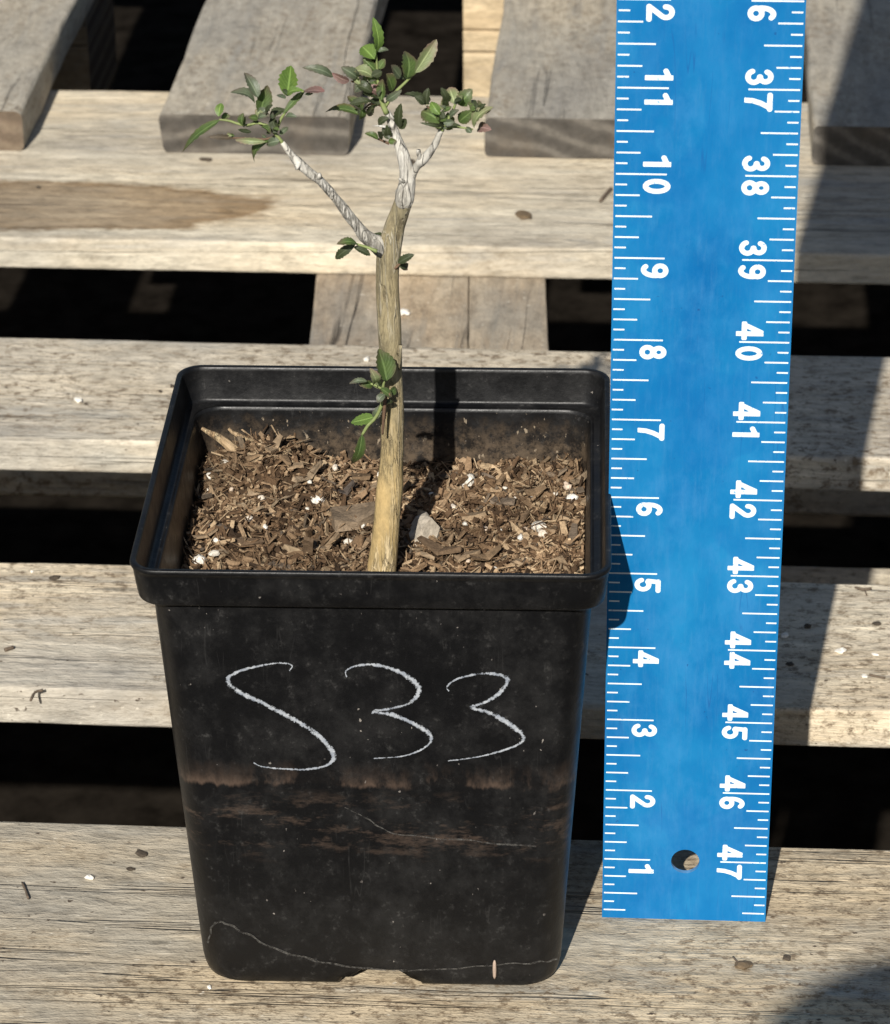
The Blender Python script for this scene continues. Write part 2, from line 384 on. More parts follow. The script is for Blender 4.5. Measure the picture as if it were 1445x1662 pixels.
# rim band with rolled lip, inner recess and ledge
R_ = [(4.90, .36, 5.46), (5.13, .30, 5.440), (5.17, .30, 5.437), (5.19, .30, 5.455), (5.235, .30, 5.62), (5.275, .30, 5.80), (5.285, .30, 5.842), (5.315, .31, 5.852), (5.33, .31, 5.875), (5.325, .31, 5.905), (5.305, .30, 5.915), (5.22, .27, 5.914), (5.195, .26, 5.905), (5.185, .26, 5.86), (5.12, .26, 5.50), (5.10, .26, 5.475), (5.04, .28, 5.46), (4.90, .32, 5.452), (4.87, .32, 5.44), (4.855, .32, 5.40)]
v, f = loft([sq(*a) for a in R_], False); o = obj('rim', v, f, PL, pot, smooth=True)
ins = [sq(4.855-(4.855-4.16)*k/12, .33, 5.402-(5.402-.35)*k/12) for k in range(13)]
v, f = loft(ins, False); m = len(ins[0]); f.append(tuple(range(12*m, 13*m)))
obj('inner_wall', v, f, PLI, pot, smooth=True)
gl = G('chalk')
al = gl.noise(gl.co(), 30, 4, .75)
uvn = gl.node('ShaderNodeSeparateXYZ', {0: gl.node('ShaderNodeTexCoord').outputs['UV']})
ed = gl.ramp(gl.math('ABSOLUTE', gl.math('SUBTRACT', uvn.outputs[0], .5)), [(.1, .0), (.5, .24)])
al2 = gl.noise(gl.co((1, 1, 1), (3, 1, 1)), 7, 3, .6)
am = gl.ramp(gl.math('ADD', gl.math('SUBTRACT', al, ed), gl.math('MULTIPLY', gl.math('SUBTRACT', al2, .5), .55)), [(.29, 0), (.45, 1)])
cc = gl.ramp(gl.noise(gl.co(), 9, 4, .7), [(.3, (.17, .195, .24)), (.7, (.46, .48, .50))])
CH = gl.fin(cc, .95, None, .1, Alpha=am)
def onfront(px, py, lift=.012):
    """point on the sloping front wall of the pot"""
    sl = (4.925-4.27)/5.43/2
    n = Vector(rz((0, -1, -sl))); p0 = Vector(rz((0, -4.27/2, 0))); r = ray(px, py)
    return CAM + r*((p0-CAM).dot(n)/r.dot(n)) + n.normalized()*lift
def chalk(name, pts, w0, label):
    C = catmull([Vector((x, y, 0)) for x, y in pts], 8); vs, fs, uv = [], [], []
    L = len(C)
    for i, p in enumerate(C):
        d = (C[min(i+1, L-1)]-C[max(i-1, 0)]).normalized(); s = Vector((-d.y, d.x, 0))
        e = min(1.15, .5+2.2*min(i, L-1-i)/L); w = w0*e*(.62+.75*max(0, d.y*.75+d.x*.25))*(1+.3*nz(i*.17, pts[0][0]*.1, 2))
        for k in (-1, 0, 1): vs.append(onfront(p.x+s.x*w/2*k, p.y+s.y*w/2*k)); uv.append((k/2+.5, i/L))
    for i in range(L-1):
        for k in (0, 1): a = i*3+k; fs.append((a, a+1, a+4, a+3))
    o = obj(name, vs, fs, CH, pot, uvs=uv); o['label'] = label
chalk('chalk_letter', [(470,1088),(474,1079),(455,1075),(420,1080),(385,1090),(370,1103),(385,1120),(430,1142),(480,1168),(520,1196),(541,1222),(536,1238),(505,1247),(460,1247),(425,1243),(412,1237)], 6.6, 'hand drawn white chalk letter S')
chalk('chalk_digit', [(563,1098),(562,1088),(578,1080),(607,1078),(645,1088),(675,1108),(680,1122),(665,1140),(630,1150),(606,1154),(640,1160),(680,1178),(700,1195),(690,1212),(655,1226),(607,1230)], 6.6, 'hand drawn white chalk digit 3 beside the S')
chalk('chalk_digit', [(729,1121),(726,1113),(745,1100),(785,1092),(815,1095),(824,1105),(810,1125),(785,1140),(766,1147),(800,1158),(835,1180),(850,1195),(840,1208),(800,1222),(760,1230),(727,1234)], 6.6, 'hand drawn white chalk digit 3, last of the mark')
gq = G('scuff')
sm_ = gq.fin((.095, .09, .083), .9, None, .2, Alpha=gq.ramp(gq.noise(gq.co(), 16, 5, .8), [(.42, .08), (.62, .9)]))
def scuff(name, pts, w):
    C = catmull([Vector((x, y, 0)) for x, y in pts], 6); vs, fs = [], []
    for i, p in enumerate(C):
        d = (C[min(i+1, len(C)-1)]-C[max(i-1, 0)]).normalized(); s = Vector((-d.y, d.x, 0)); w_ = w*(.7+1.3*abs(nz(i*.7, w, 1)))
        p = p+s*3*nz(i*.45, 3, w)
        for k in (-1, 1): vs.append(onfront(p.x+s.x*w_/2*k, p.y+s.y*w_/2*k, .008))
    for i in range(len(C)-1): fs.append((2*i, 2*i+1, 2*i+3, 2*i+2))
    obj(name, vs, fs, sm_, pot)
scuff('scuff_line', [(338,1530),(345,1502),(365,1497),(400,1515),(450,1540),(520,1560),(600,1572),(660,1575)], 3.2)
scuff('scuff_line', [(660,1575),(720,1572),(800,1566),(870,1562),(905,1556)], 2.2)
scuff('scuff_line', [(560,1310),(600,1330),(640,1352),(740,1362),(870,1374)], 2.0)
gr = plain("grain_husk", (.38, .29, .23), .8, .2)
a, b = onfront(803, 1556, .03), onfront(803, 1586, .03)
v, f = tube([a.lerp(b, t) for t in (0, .15, .5, .85, 1)], [.008, .02, .024, .02, .008], 8)
tag(obj('dry_husk', v, f, gr, org=a, smooth=True), 'tiny pinkish dry husk stuck low on the front of the black pot', 'husk')
# ------------------------------------------------------------------ soil in the pot
def soil_z(x, y):
    m = .42*math.exp(-((x+1.55)**2/.55+(y-1.9)**2/.5))+.10*math.exp(-((x-1.7)**2+(y-2.2)**2)/.4)
    return 4.70+m+.09*fbm(x*.9, y*.9, 1, 3)+.06*fbm(x*3, y*3, 4, 3)
BR = [(0, (.04, .025, .015)), (.22, (.11, .066, .036)), (.5, (.205, .13, .073)), (.75, (.31, .21, .125)), (.93, (.46, .34, .21)), (1, (.06, .048, .04))]
CHIP = island('bark_chip', BR, .85, .8, 26, (1, 1, 1))
CHIPB = island('bark_chip_large', [(0, (.12, .08, .05)), (.4, (.23, .155, .09)), (.75, (.34, .25, .16)), (1, (.10, .08, .066))], .85, .9, 16, (1, 1, 1))
PERL = island('perlite', [(0, (.80, .77, .70)), (.6, (.72, .66, .56)), (1, (.62, .48, .36))], .9, .7, 22)
PEAT = plain('peat', (.055, .036, .022), .95, .5, 14, .1, .9)
soil = empty('potting_soil', (0, 0, 4.2), 'brown bark potting mix dotted with white perlite inside the black pot', 'soil')
def in_corner(x, y, h=2.37, r=.42):
    # pull a point back inside the rounded corners of the pot
    cx, cyy = math.copysign(h-r, x), math.copysign(h-r, y); dx, dy = x-cx, y-cyy
    if abs(x) > h-r and abs(y) > h-r:
        d = math.hypot(dx, dy)
        if d > r: dx, dy = dx*r/d, dy*r/d
        return cx+dx, cyy+dy
    return x, y
N = 70; H = 2.37; vs, fs = [], []
for j in range(N+1):
    for i in range(N+1):
        x, y = in_corner(-H+2*H*i/N, -H+2*H*j/N); vs.append(rz((x, y, soil_z(x, y)-.04)))
for j in range(N):
    for i in range(N): a = j*(N+1)+i; fs.append((a, a+1, a+N+2, a+N+1))
obj('peat', vs, fs, PEAT, soil, smooth=True)
def chip(L, W, D, rnd, segs=2):
    """irregular shard: bent, tapered slab; 3 cross rings"""
    vs, fs = [], []; bend = rnd.uniform(-.7, .7); tw = rnd.uniform(-.8, .8)
    for i in range(segs+1):
        t = i/segs; s = (1, 1.15, .65)[i] if segs == 2 else 1-.35*abs(2*t-1)
        s *= rnd.uniform(.7, 1.1)
        c, n = math.cos(tw*t), math.sin(tw*t)
        for a, b in ((-1, -1), (1, -1), (1, 1), (-1, 1)):
            y = a*W/2*s*rnd.uniform(.75, 1.15); z = b*D/2*rnd.uniform(.7, 1.2)
            vs.append(Vector(((t-.5)*L*rnd.uniform(.9, 1.1), y*c-z*n, y*n+z*c+bend*L*(t-.5)**2*2)))
    for i in range(segs):
        for k in range(4): a = i*4+k; b = i*4+(k+1) % 4; fs.append((a, b, b+4, a+4))
    fs += [(3, 2, 1, 0), tuple(range(segs*4, segs*4+4))]
    return vs, fs
rnd = random.Random(11); AV, AF = [], []
for i in range(10500):
    x, y = rnd.uniform(-H, H), rnd.uniform(-H*.75, H)
    if (x-.05)**2+(y+.42)**2 < .03: continue
    q = rnd.random()
    if q < .64: L, W, D = rnd.uniform(.03, .13), rnd.uniform(.018, .055), rnd.uniform(.012, .04)
    elif q < .78: L, W, D = rnd.uniform(.12, .34), rnd.uniform(.03, .09), rnd.uniform(.012, .035)
    else: L, W, D = rnd.uniform(.12, .42), rnd.uniform(.008, .018), .009
    v, f = chip(L, W, D, rnd)
    M = Matrix.Rotation(rnd.uniform(0, 6.28), 3, 'Z') @ Matrix.Rotation(rnd.gauss(0, .42), 3, 'Y') @ Matrix.Rotation(rnd.gauss(0, .8), 3, 'X')
    lx = max(-H, min(H, x)); p = Vector(rz((lx, y, soil_z(lx, y)+rnd.uniform(-.05, .045)+max(0, L-.15)*.1)))
    n0 = len(AV)
    for k in v:
        w = M @ k+p; qx, qy = w.x*cy_+w.y*sy_, -w.x*sy_+w.y*cy_       # keep chips inside the pot walls
        lim = 2.366+(w.z-4.7)*.06
        AV.append(rz((*in_corner(max(-lim, min(lim, qx)), max(-lim, min(lim, qy)), lim), w.z)))
    AF += [tuple(n0+k for k in g_) for g_ in f]
tag(obj('bark_mulch', AV, AF, CHIP, soil), kind='stuff')
def place(name, v, f, mat, px, py, rot, parent=soil, dz=0., z=None):
    p = atZ(px, py, 4.75)
    for _ in range(6): p = atZ(px, py, soil_z(p.x, p.y)+dz)
    return obj(name, [rot @ k+p for k in v], f, mat, parent, org=p)
def rotm(zr, yr=0., xr=0.): return Matrix.Rotation(zr, 3, 'Z') @ Matrix.Rotation(yr, 3, 'Y') @ Matrix.Rotation(xr, 3, 'X')
# larger bark pieces: pixel x, y, length, width, heading, pitch
big = [(575,842,.52,.42,.3,.15),(578,826,.62,.13,-.75,.1),(475,858,.55,.13,.95,.2),(500,895,.42,.13,1.5,-.9),(444,917,.42,.16,.05,.05),
 (350,850,.5,.11,-.45,.1),(573,775,.42,.17,.15,.3),(605,790,.42,.07,.9,.1),(500,775,.5,.10,.95,.2),(555,918,.42,.15,.25,.1),(890,862,.55,.20,1.25,.25),(915,840,.35,.16,1.3,.3),
 (860,886,.55,.12,.05,.1),(908,905,.5,.10,-.7,.1),(715,895,.6,.12,-.55,.1),(690,900,.3,.06,-.7,.1),(820,770,.4,.08,1.2,.2),(790,770,.32,.09,-.8,.3),(818,815,.3,.14,-.4,.3),
 (770,838,.3,.16,.1,.2),(940,780,.3,.10,.9,.2),(880,830,.28,.08,1.5,-.4),(415,800,.3,.14,.9,.3),(370,830,.3,.1,.2,.2),(440,800,.3,.12,1.3,.3),(400,880,.4,.1,.1,.1),
 (530,890,.4,.09,.7,.3),(520,800,.3,.12,1.2,.3),(470,820,.25,.1,1.6,.5),(385,760,.32,.1,.6,.3),(430,760,.32,.13,-.5,.4),(460,740,.3,.12,-.9,.4),(420,738,.34,.1,.4,.4),(445,725,.3,.12,1.,.5),
 (480,755,.2,.1,.2,.3),(560,800,.3,.09,.6,.2),(650,800,.3,.1,.5,.3),(740,800,.3,.08,.4,.2),(790,905,.4,.1,.6,.1),(930,870,.4,.1,1.4,.3),(840,910,.35,.1,-.3,.2),(760,900,.32,.12,.5,.2),(870,800,.25,.1,.4,.3),
 (655,780,.28,.09,.3,.2),(845,845,.3,.09,.7,.2),(955,810,.25,.1,1.2,.3),(340,800,.25,.1,.6,.3),(335,870,.3,.08,.5,.2),(905,770,.25,.08,.3,.3),(595,880,.3,.1,1.,.2),(800,870,.3,.08,-.4,.2)]
rnd = random.Random(5)
for px, py, L, W, a, t in big:
    v, f = chip(L, W, W*.35, rnd); place('bark_chip', v, f, CHIPB, px, py, rotm(a, -t*.6, rnd.uniform(-.4, .4)), dz=.05)
def nug(r, rnd, sub=1):
    bm = bmesh.new(); bmesh.ops.create_icosphere(bm, subdivisions=2, radius=r)
    sd = rnd.uniform(0, 90); sx = Vector((rnd.uniform(.7, 1.3), rnd.uniform(.7, 1.3), rnd.uniform(.6, .95)))
    v = [Vector((k.co.x*sx.x, k.co.y*sx.y, k.co.z*sx.z))*(1+.5*fbm(k.co.x/r*.9+sd, k.co.y/r*.9, k.co.z/r*.9, 3)) for k in bm.verts]
    f = [tuple(x.index for x in k.verts) for k in bm.faces]; bm.free(); return v, f
for px, py, r in [(323,909,11),(348,898,8),(341,773,8),(366,750,6),(424,807,6),(515,811,9),(498,826,4),(404,841,6),(430,855,5),(566,880,7),(544,759,6),(503,782,4),(590,853,4),(351,877,4),(357,863,4),
 (920,788,8),(928,806,6),(863,803,4),(902,801,4),(786,858,5),(811,860,4),(755,850,4),(881,866,8),(852,861,7),(845,872,6),(762,778,9),(755,790,6),(735,824,6),(760,911,4),(802,925,6),(340,795,4),(376,794,4),(770,740,4),(430,757,9),(700,802,6),(958,880,4),(838,808,3),(875,855,10),(682,864,4),(450,842,4),(820,792,3),(615,770,4)]:
    v, f = nug(r*.0075*1.05, rnd); place('perlite_grain', v, f, PERL, px, py, rotm(rnd.uniform(0, 6)), dz=.045)
v, f = nug(.26, rnd); v = [Vector((k.x*.95, k.y*.55, k.z*1.25)) for k in v]
STN = plain('pale_stone', (.40, .35, .28), .9, .35, 14, .2, .8)
place('pebble', v, f, STN, 684, 868, rotm(.3, .2), dz=.06)
STK = bark('dead_stick', (.26, .20, .14), (.36, .29, .22), (.10, .07, .05))
for pts, r in (([(395,745,1.95),(378,728,1.95),(358,712,2.0),(345,705,2.05),(328,695,2.1)], [.075,.065,.055,.042,.02]), ([(418,738,2.1),(410,722,2.1),(398,712,2.15),(380,703,2.15),(372,696,2.2)], [.06,.05,.035,.025,.022])):
    v, f = tube(catmull([atY(*p) for p in pts], 3), [x for k in range(len(r)-1) for x in (r[k], (2*r[k]+r[k+1])/3, (r[k]+2*r[k+1])/3)]+[r[-1]], 8, .35, 6)
    obj('stick', v, f, STK, soil)
# ------------------------------------------------------------------ ruler
RO = Vector((2.6573, -.5249, 0)); RM = Matrix.Rotation(.0072, 3, 'Z') @ Matrix.Rotation(.0168, 3, 'X'); RT = .06
def rp_(u, v_, d=0.): return RO+RM @ Vector((u, -d, v_+.003))
g = G('blue_anodised')
c = g.ramp(g.noise(g.co((1, 1, .7)), .75, 5, .62), [(.32, (.003, .112, .325)), (.5, (.005, .152, .375)), (.66, (.013, .195, .43))])
c = g.mix(g.math('MULTIPLY', g.ramp(g.noise(g.co((1, 1, .6), (3, 1, 2)), 2.3, 8, .72), [(.46, 0), (.70, 1)]), .5), c, (.042, .215, .47))
c = g.mix(g.math('MULTIPLY', g.ramp(g.noise(g.co((1, 1, .12)), 16, 4, .7), [(.5, 0), (.75, 1)]), .09), c, (.16, .33, .52))
c = g.mix(g.ramp(g.noise(g.co(), 13, 3, .5), [(.735, 0), (.76, .7)]), c, (.01, .06, .2))
s_ = g.noise(g.co((1, 1, .05), rot=(0, .8, 0)), 4, 2)
s_ = g.math('MULTIPLY', g.ramp(g.math('ABSOLUTE', g.math('SUBTRACT', s_, .5)), [(0, .8), (.003, .8), (.005, 0)]), g.ramp(g.noise(g.co(), .8, 3), [(.55, 0), (.62, 1)]))
c = g.mix(s_, c, (.01, .09, .28))
sw = g.ramp(g.noise(g.co((1, 1, .8), (9, 1, 4)), .55, 3, .5, 1.2), [(.50, 0), (.53, 1)])
c = g.mix(g.math('MULTIPLY', sw, .28), c, (.003, .12, .35))
BLUE = g.fin(c, g.ramp(g.noise(g.co(), 3, 5), [(.3, .42), (.7, .58)]), g.bump(g.noise(g.co((1, 1, .2)), 18, 3), .06, .01), .2)
g = G('white_print')
wear = g.ramp(g.noise(g.co(), 26, 4, .7), [(.31, 0), (.38, 1)])
WHITE = g.fin(g.mix(wear, (.04, .25, .6), (.70, .79, .81)), .5, None, .3)
ALU = plain('bare_aluminium_edge', (.10, .28, .55), .4, .3, 12, .5)
rul = empty('ruler', RO, 'tall blue metal ruler with white inch marks standing beside the black pot', 'ruler')
HC, HR, RW, RL = (1.0, .862), .172, 2.0, 48.0
angs = []
K = 40; hole = [(HC[0]+HR*math.cos(2*math.pi*k/K), HC[1]+HR*math.sin(2*math.pi*k/K)) for k in range(K)]
def rect_pt(a):
    c_, s__ = math.cos(a), math.sin(a); t = 1e9
    if c_ > 1e-9: t = min(t, (RW-HC[0])/c_)
    if c_ < -1e-9: t = min(t, -HC[0]/c_)
    if s__ > 1e-9: t = min(t, (2.-HC[1])/s__)
    if s__ < -1e-9: t = min(t, -HC[1]/s__)
    return [HC[0]+t*c_, HC[1]+t*s__]
rec = [rect_pt(2*math.pi*k/K) for k in range(K)]
for cr in ((0, 0), (RW, 0), (RW, 2.), (0, 2.)):
    k = min(range(K), key=lambda k: (rec[k][0]-cr[0])**2+(rec[k][1]-cr[1])**2); rec[k] = list(cr)
def chm(p):
    return p
vs, fs, fm = [], [], []
for d in (0, -RT):
    for p in hole: vs.append(rp_(p[0], p[1], d))
    for p in rec: vs.append(rp_(p[0], p[1], d))
for k in range(K):
    j = (k+1) % K
    fs += [(K+k, K+j, j, k), (2*K+k, 2*K+j, 3*K+j, 3*K+k), (k, j, 2*K+j, 2*K+k)]; fm += [0, 0, 1]
    a, b = rec[k], rec[j]
    if not (abs(a[1]-2) < 1e-6 and abs(b[1]-2) < 1e-6): fs.append((K+j, K+k, 3*K+k, 3*K+j)); fm.append(1)
top = [k for k in range(K) if abs(rec[k][1]-2) < 1e-6]; top.sort(key=lambda k: rec[k][0])
n0 = len(vs); vs += [rp_(0, RL), rp_(RW, RL), rp_(0, RL, -RT), rp_(RW, RL, -RT)]
fs.append(tuple(K+k for k in top)+(n0+1, n0)); fm.append(0)
fs.append(tuple(3*K+k for k in reversed(top))+(n0+2, n0+3)); fm.append(0)
fs += [(n0, n0+1, n0+3, n0+2), (K+top[0], n0, n0+2, 3*K+top[0]), (n0+1, K+top[-1], 3*K+top[-1], n0+3)]; fm += [1, 1, 1]
bl = obj('blade', vs, fs, None, rul, mats=[BLUE, ALU], fmat=fm)
OFF = .129
def ticks(side):
    vs, fs = [], []; rr = random.Random(side+3)
    for e in range(2, 48*8-1):
        k = e/8; L = .575 if e % 8 == 0 else .425 if e % 4 == 0 else .285 if e % 2 == 0 else .145
        v0 = k-OFF; u0, u1 = .018+rr.uniform(0, .008), L
        if v0 < .06 or v0 > 47.8: continue
        if side: u0, u1 = RW-u1, RW-u0
        h = .0098
        n = len(vs); vs += [rp_(u0, v0-h, .002), rp_(u1, v0-h, .002), rp_(u1, v0+h, .002), rp_(u0, v0+h, .002)]; fs.append((n, n+1, n+2, n+3))
    obj('tick_scale', vs, fs, WHITE, rul)
ticks(0); ticks(1)
# bold digits: distance field of strokes turned into a flat mesh
def arc(cx, cy, rx, ry, a0, a1, n=18): return [(cx+rx*math.cos(math.radians(a0+(a1-a0)*k/n)), cy+ry*math.sin(math.radians(a0+(a1-a0)*k/n))) for k in range(n+1)]
six = [arc(.31, .30, .20, .20, 0, 360), arc(.34, .50, .23, .405, 55, 195)]
GL = {'0': [arc(.31, .5, .2, .4, 0, 360)], '1': [[(.38, -.2), (.38, 1.2)], [(.38, .86), (.12, .74)]],
 '2': [arc(.31, .69, .2, .21, 185, -40)+[(.14, .15)], [(.1, .1), (.58, .1)]],
 '3': [arc(.29, .715, .19, .185, 165, -90), arc(.29, .305, .215, .205, 90, -165)],
 '4': [[(.43, -.2), (.43, 1.2)], [(-.0, .3), (.62, .3)], [(.38, .93), (.08, .33)]],
 '5': [[(.15, .9), (.56, .9)], [(.17, .9), (.13, .52)]+arc(.3, .325, .21, .225, 128, -165)], '6': six,
 '7': [[(.05, .9), (.59, .9)], [(.5, .84), (.36, .58), (.27, .3), (.23, -.2)]],
 '8': [arc(.31, .715, .175, .185, 0, 360), arc(.31, .3, .205, .2, 0, 360)], '9': [[(.62-x, 1-y) for x, y in s] for s in six]}
def glyph(ch):
    segs = [(s[i], s[i+1]) for s in GL[ch] for i in range(len(s)-1)]
    def sd(x, y):
        b = 9
        for (ax, ay), (bx, by) in segs:
            dx, dy = bx-ax, by-ay; t = max(0, min(1, ((x-ax)*dx+(y-ay)*dy)/(dx*dx+dy*dy+1e-12)))
            b = min(b, (x-ax-t*dx)**2+(y-ay-t*dy)**2)
        return max(math.sqrt(b)-.097, -y, y-1.0)
    nx, ny, h = 30, 42, .0255; ox, oy = -.07, -.03
    D = [[sd(ox+i*h, oy+j*h) for i in range(nx+1)] for j in range(ny+1)]
    vs, fs, ix = [], [], {}
    def vid(k, p):
        if k not in ix: ix[k] = len(vs); vs.append(p)
        return ix[k]
    for j in range(ny):
        for i in range(nx):
            cs = [(i, j), (i+1, j), (i+1, j+1), (i, j+1)]; poly = []
            for q in range(4):
                a, b = cs[q], cs[(q+1) % 4]; da, db = D[a[1]][a[0]], D[b[1]][b[0]]
                if da < 0: poly.append(vid(a, (ox+a[0]*h, oy+a[1]*h)))
                if (da < 0) != (db < 0):
                    t = da/(da-db); poly.append(vid((min(a, b), max(a, b)), (ox+(a[0]+(b[0]-a[0])*t)*h, oy+(a[1]+(b[1]-a[1])*t)*h)))
            if len(poly) > 2: fs.append(poly)
    return vs, fs
GM = {ch: glyph(ch) for ch in GL}
def number(txt, v0, u0):
    """digits run down the blade; a tens digit stands before the inch line, a units digit after it"""
    S = .305; parts = []
    if len(txt) == 2: parts = [(txt[0], v0+.052+.60*S*.98), (txt[1], v0-.048)]
    else: parts = [(txt[0], v0-.055)]
    vs, fs = [], []
    for ch, top_ in parts:
        gv, gf = GM[ch]; n = len(vs)
        vs += [rp_(u0+y*S, top_-x*S*.98, .003) for x, y in gv]; fs += [tuple(n+k for k in q) for q in gf]
    o = obj('number', vs, fs, WHITE, rul); o['label'] = 'white printed number '+txt
for k in range(1, 48):
    if k < 20 or k % 6 == 0:
        number(str(k), k-OFF, .315); number(str(48-k), k-OFF, 1.385)
# ------------------------------------------------------------------ young tree
TR = bark('trunk_bark', (.43, .345, .20), (.285, .245, .155), (.15, .12, .075))
LIME = bark('limed_bark', (.58, .56, .51), (.43, .405, .35), (.12, .108, .09), 1)
GST = plain('green_stem', (.20, .24, .09), .6, .3, 10)
BST = plain('brown_stem', (.13, .08, .05), .7, .3, 10)
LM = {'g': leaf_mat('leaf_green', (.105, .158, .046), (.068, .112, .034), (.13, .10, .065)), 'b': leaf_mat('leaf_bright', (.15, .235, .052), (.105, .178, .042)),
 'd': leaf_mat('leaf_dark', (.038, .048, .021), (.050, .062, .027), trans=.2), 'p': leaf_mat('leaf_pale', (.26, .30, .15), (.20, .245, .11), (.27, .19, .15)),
 'y': leaf_mat('leaf_greyish', (.135, .165, .105), (.095, .125, .075), (.13, .105, .085)), 'r': leaf_mat('leaf_reddish', (.185, .115, .105), (.14, .09, .07), (.24, .12, .11), .2),
 'n': leaf_mat('leaf_withered', (.10, .075, .05), (.06, .05, .035), (.05, .04, .03), .1), 't': leaf_mat('leaf_brown_tip', (.105, .158, .046), (.07, .115, .034), (.20, .11, .07))}
tree = empty('young_tree', (.04, -.43, 4.7), 'small young bonsai tree with whitened branches and sparse green leaves', 'tree')
TY = -.43
S2 = 0.0075
def limb(name, pts, mat, seg=14, rough=.12, rf=5., n=5, parent=tree, cap=True):
    """pts: px, py, depth Y, width in px"""
    P = [atY(x, y, Y) for x, y, Y, w in pts]
    R4 = [w*.5*((atY(x, y, Y)-CAM).dot(ray(PX, PY))/F) for x, y, Y, w in pts]
    C = catmull(P, n); rr = catmull([Vector((r, 0, 0)) for r in R4], n)
    v, f = tube(C, [max(.004, k.x) for k in rr], seg, rough, rf)
    return obj(name, v, f, mat, parent, smooth=True)
limb('trunk', [(614,975,TY,66),(619,940,TY,53),(622,910,TY,47),(629,840,TY,43),(635,770,TY,41),(637,700,TY,39),(636,620,TY,38),(633,550,TY,37),(630,480,TY,36),(630,435,TY,38),(632,405,TY,40),(640,370,TY,33),(649,345,TY,29),(656,325,TY-.02,28),(658,314,TY-.02,25)], TR, 20, .13, 3.2, 8)
limb('branch', [(654,334,TY-.02,26),(656,325,TY-.02,33),(658,316,TY-.02,34),(660,306,TY-.02,27),(661,285,TY,23),(657,262,TY,21),(650,240,TY+.05,19),(643,220,TY+.1,17),(636,200,TY+.12,14),(628,180,TY+.15,10)], LIME, 14, .22, 6)
limb('branch', [(667,292,TY,15),(675,272,TY-.05,14),(684,262,TY-.1,17),(693,254,TY-.12,15),(703,240,TY-.15,14),(710,225,TY-.17,12),(717,211,TY-.2,9)], LIME, 12, .35, 8)
limb('branch', [(636,424,TY+.02,14),(627,412,TY,26),(613,398,TY-.04,29),(602,390,TY-.06,24),(588,377,TY-.1,21),(568,352,TY-.15,18),(548,326,TY-.2,16),(530,304,TY-.25,15),(516,290,TY-.28,16),(500,278,TY-.3,15),(486,265,TY-.32,17),(474,252,TY-.34,11),(458,231,TY-.36,8)], LIME, 12, .2, 7)
limb('spur', [(684,262,TY-.1,9),(680,252,TY-.15,8),(679,243,TY-.15,7)], LIME, 8, .4, 9)
limb('spur', [(659,296,TY-.05,7),(651,292,TY-.1,6),(648,289,TY-.1,4)], LIME, 7, .3, 9)
limb('spur', [(516,290,TY-.3,9),(519,285,TY-.34,8),(518,281,TY-.34,5)], LIME, 7, .3, 9)
limb('spur', [(486,266,TY-.35,10),(482,271,TY-.4,9),(482,275,TY-.4,5)], LIME, 7, .3, 9)
limb('thorn', [(632,207,TY+.05,6),(620,205,TY-.02,4),(605,204,TY-.05,1)], LIME, 6, .1, 9)
limb('bark_flake', [(646,575,TY-.14,5),(650,560,TY-.16,6),(648,600,TY-.13,4)], TR, 6, .3, 9, 3)
rl = random.Random(21)
VD = (CR @ Vector((0, 0, 1))).normalized()
def leaf(parent, b, t, w, kind, Y, dY=None, roll=None):
    """one serrated leaflet from pixel b to pixel t; w in pixels"""
    w *= 1.08*rl.uniform(.85, 1.15)
    dY = rl.uniform(-.16, .16) if dY is None else dY
    B = atY(b[0], b[1], Y); T_ = atY(t[0], t[1], Y+dY); L = (T_-B).length; d = (T_-B).normalized()
    k = (B-CAM).length/F; W = w*k
    n = (VD+Vector((rl.uniform(-.5, .5), rl.uniform(-.2, .2), rl.uniform(.0, .7))))
    n = (n-d*n.dot(d)).normalized(); s = d.cross(n).normalized()
    if roll is None: roll = rl.uniform(-.45, .45)
    n, s = n*math.cos(roll)+s*math.sin(roll), s*math.cos(roll)-n*math.sin(roll)
    fold = rl.uniform(.12, .42); bend = rl.uniform(-.05, .22)*L; cup = rl.uniform(-.1, .15)
    nu, nv = 6, 14; vs, fs, uv = [], [], []
    tw = rl.uniform(-.35, .35); ob = rl.uniform(.75, 1.12)
    for i in range(nv+1):
        v_ = i/nv; hw = W/2*(math.sin(math.pi*v_**ob)**.62 if 0 < v_ < 1 else 0.02)
        hw *= 1-.06*(v_ > .8)
        ser = 1+.10*(1 if i % 2 else -1)*(1 if .35 < v_ < .97 else 0)*rl.uniform(.2, 1.6)
        c = B+d*(L*v_)+n*(bend*math.sin(math.pi*v_)*.9-bend*v_**2*.6)
        ca, sa = math.cos(tw*v_), math.sin(tw*v_); s2, n2 = s*ca+n*sa, n*ca-s*sa
        for j in range(nu+1):
            u = j/nu*2-1; e = ser if abs(u) > .9 else 1
            vs.append(c+s2*(u*hw*e)+n2*(abs(u)*hw*fold+cup*hw*u*u+.04*hw*nz(u*3, v_*4, b[0]*.3))-d*(0.03*L*(ser-1)*abs(u)))
            uv.append((j/nu, v_))
    for i in range(nv):
        for j in range(nu): a = i*(nu+1)+j; fs.append((a, a+1, a+nu+2, a+nu+1))
    return obj('leaf', vs, fs, LM[kind], parent, smooth=True, uvs=uv)
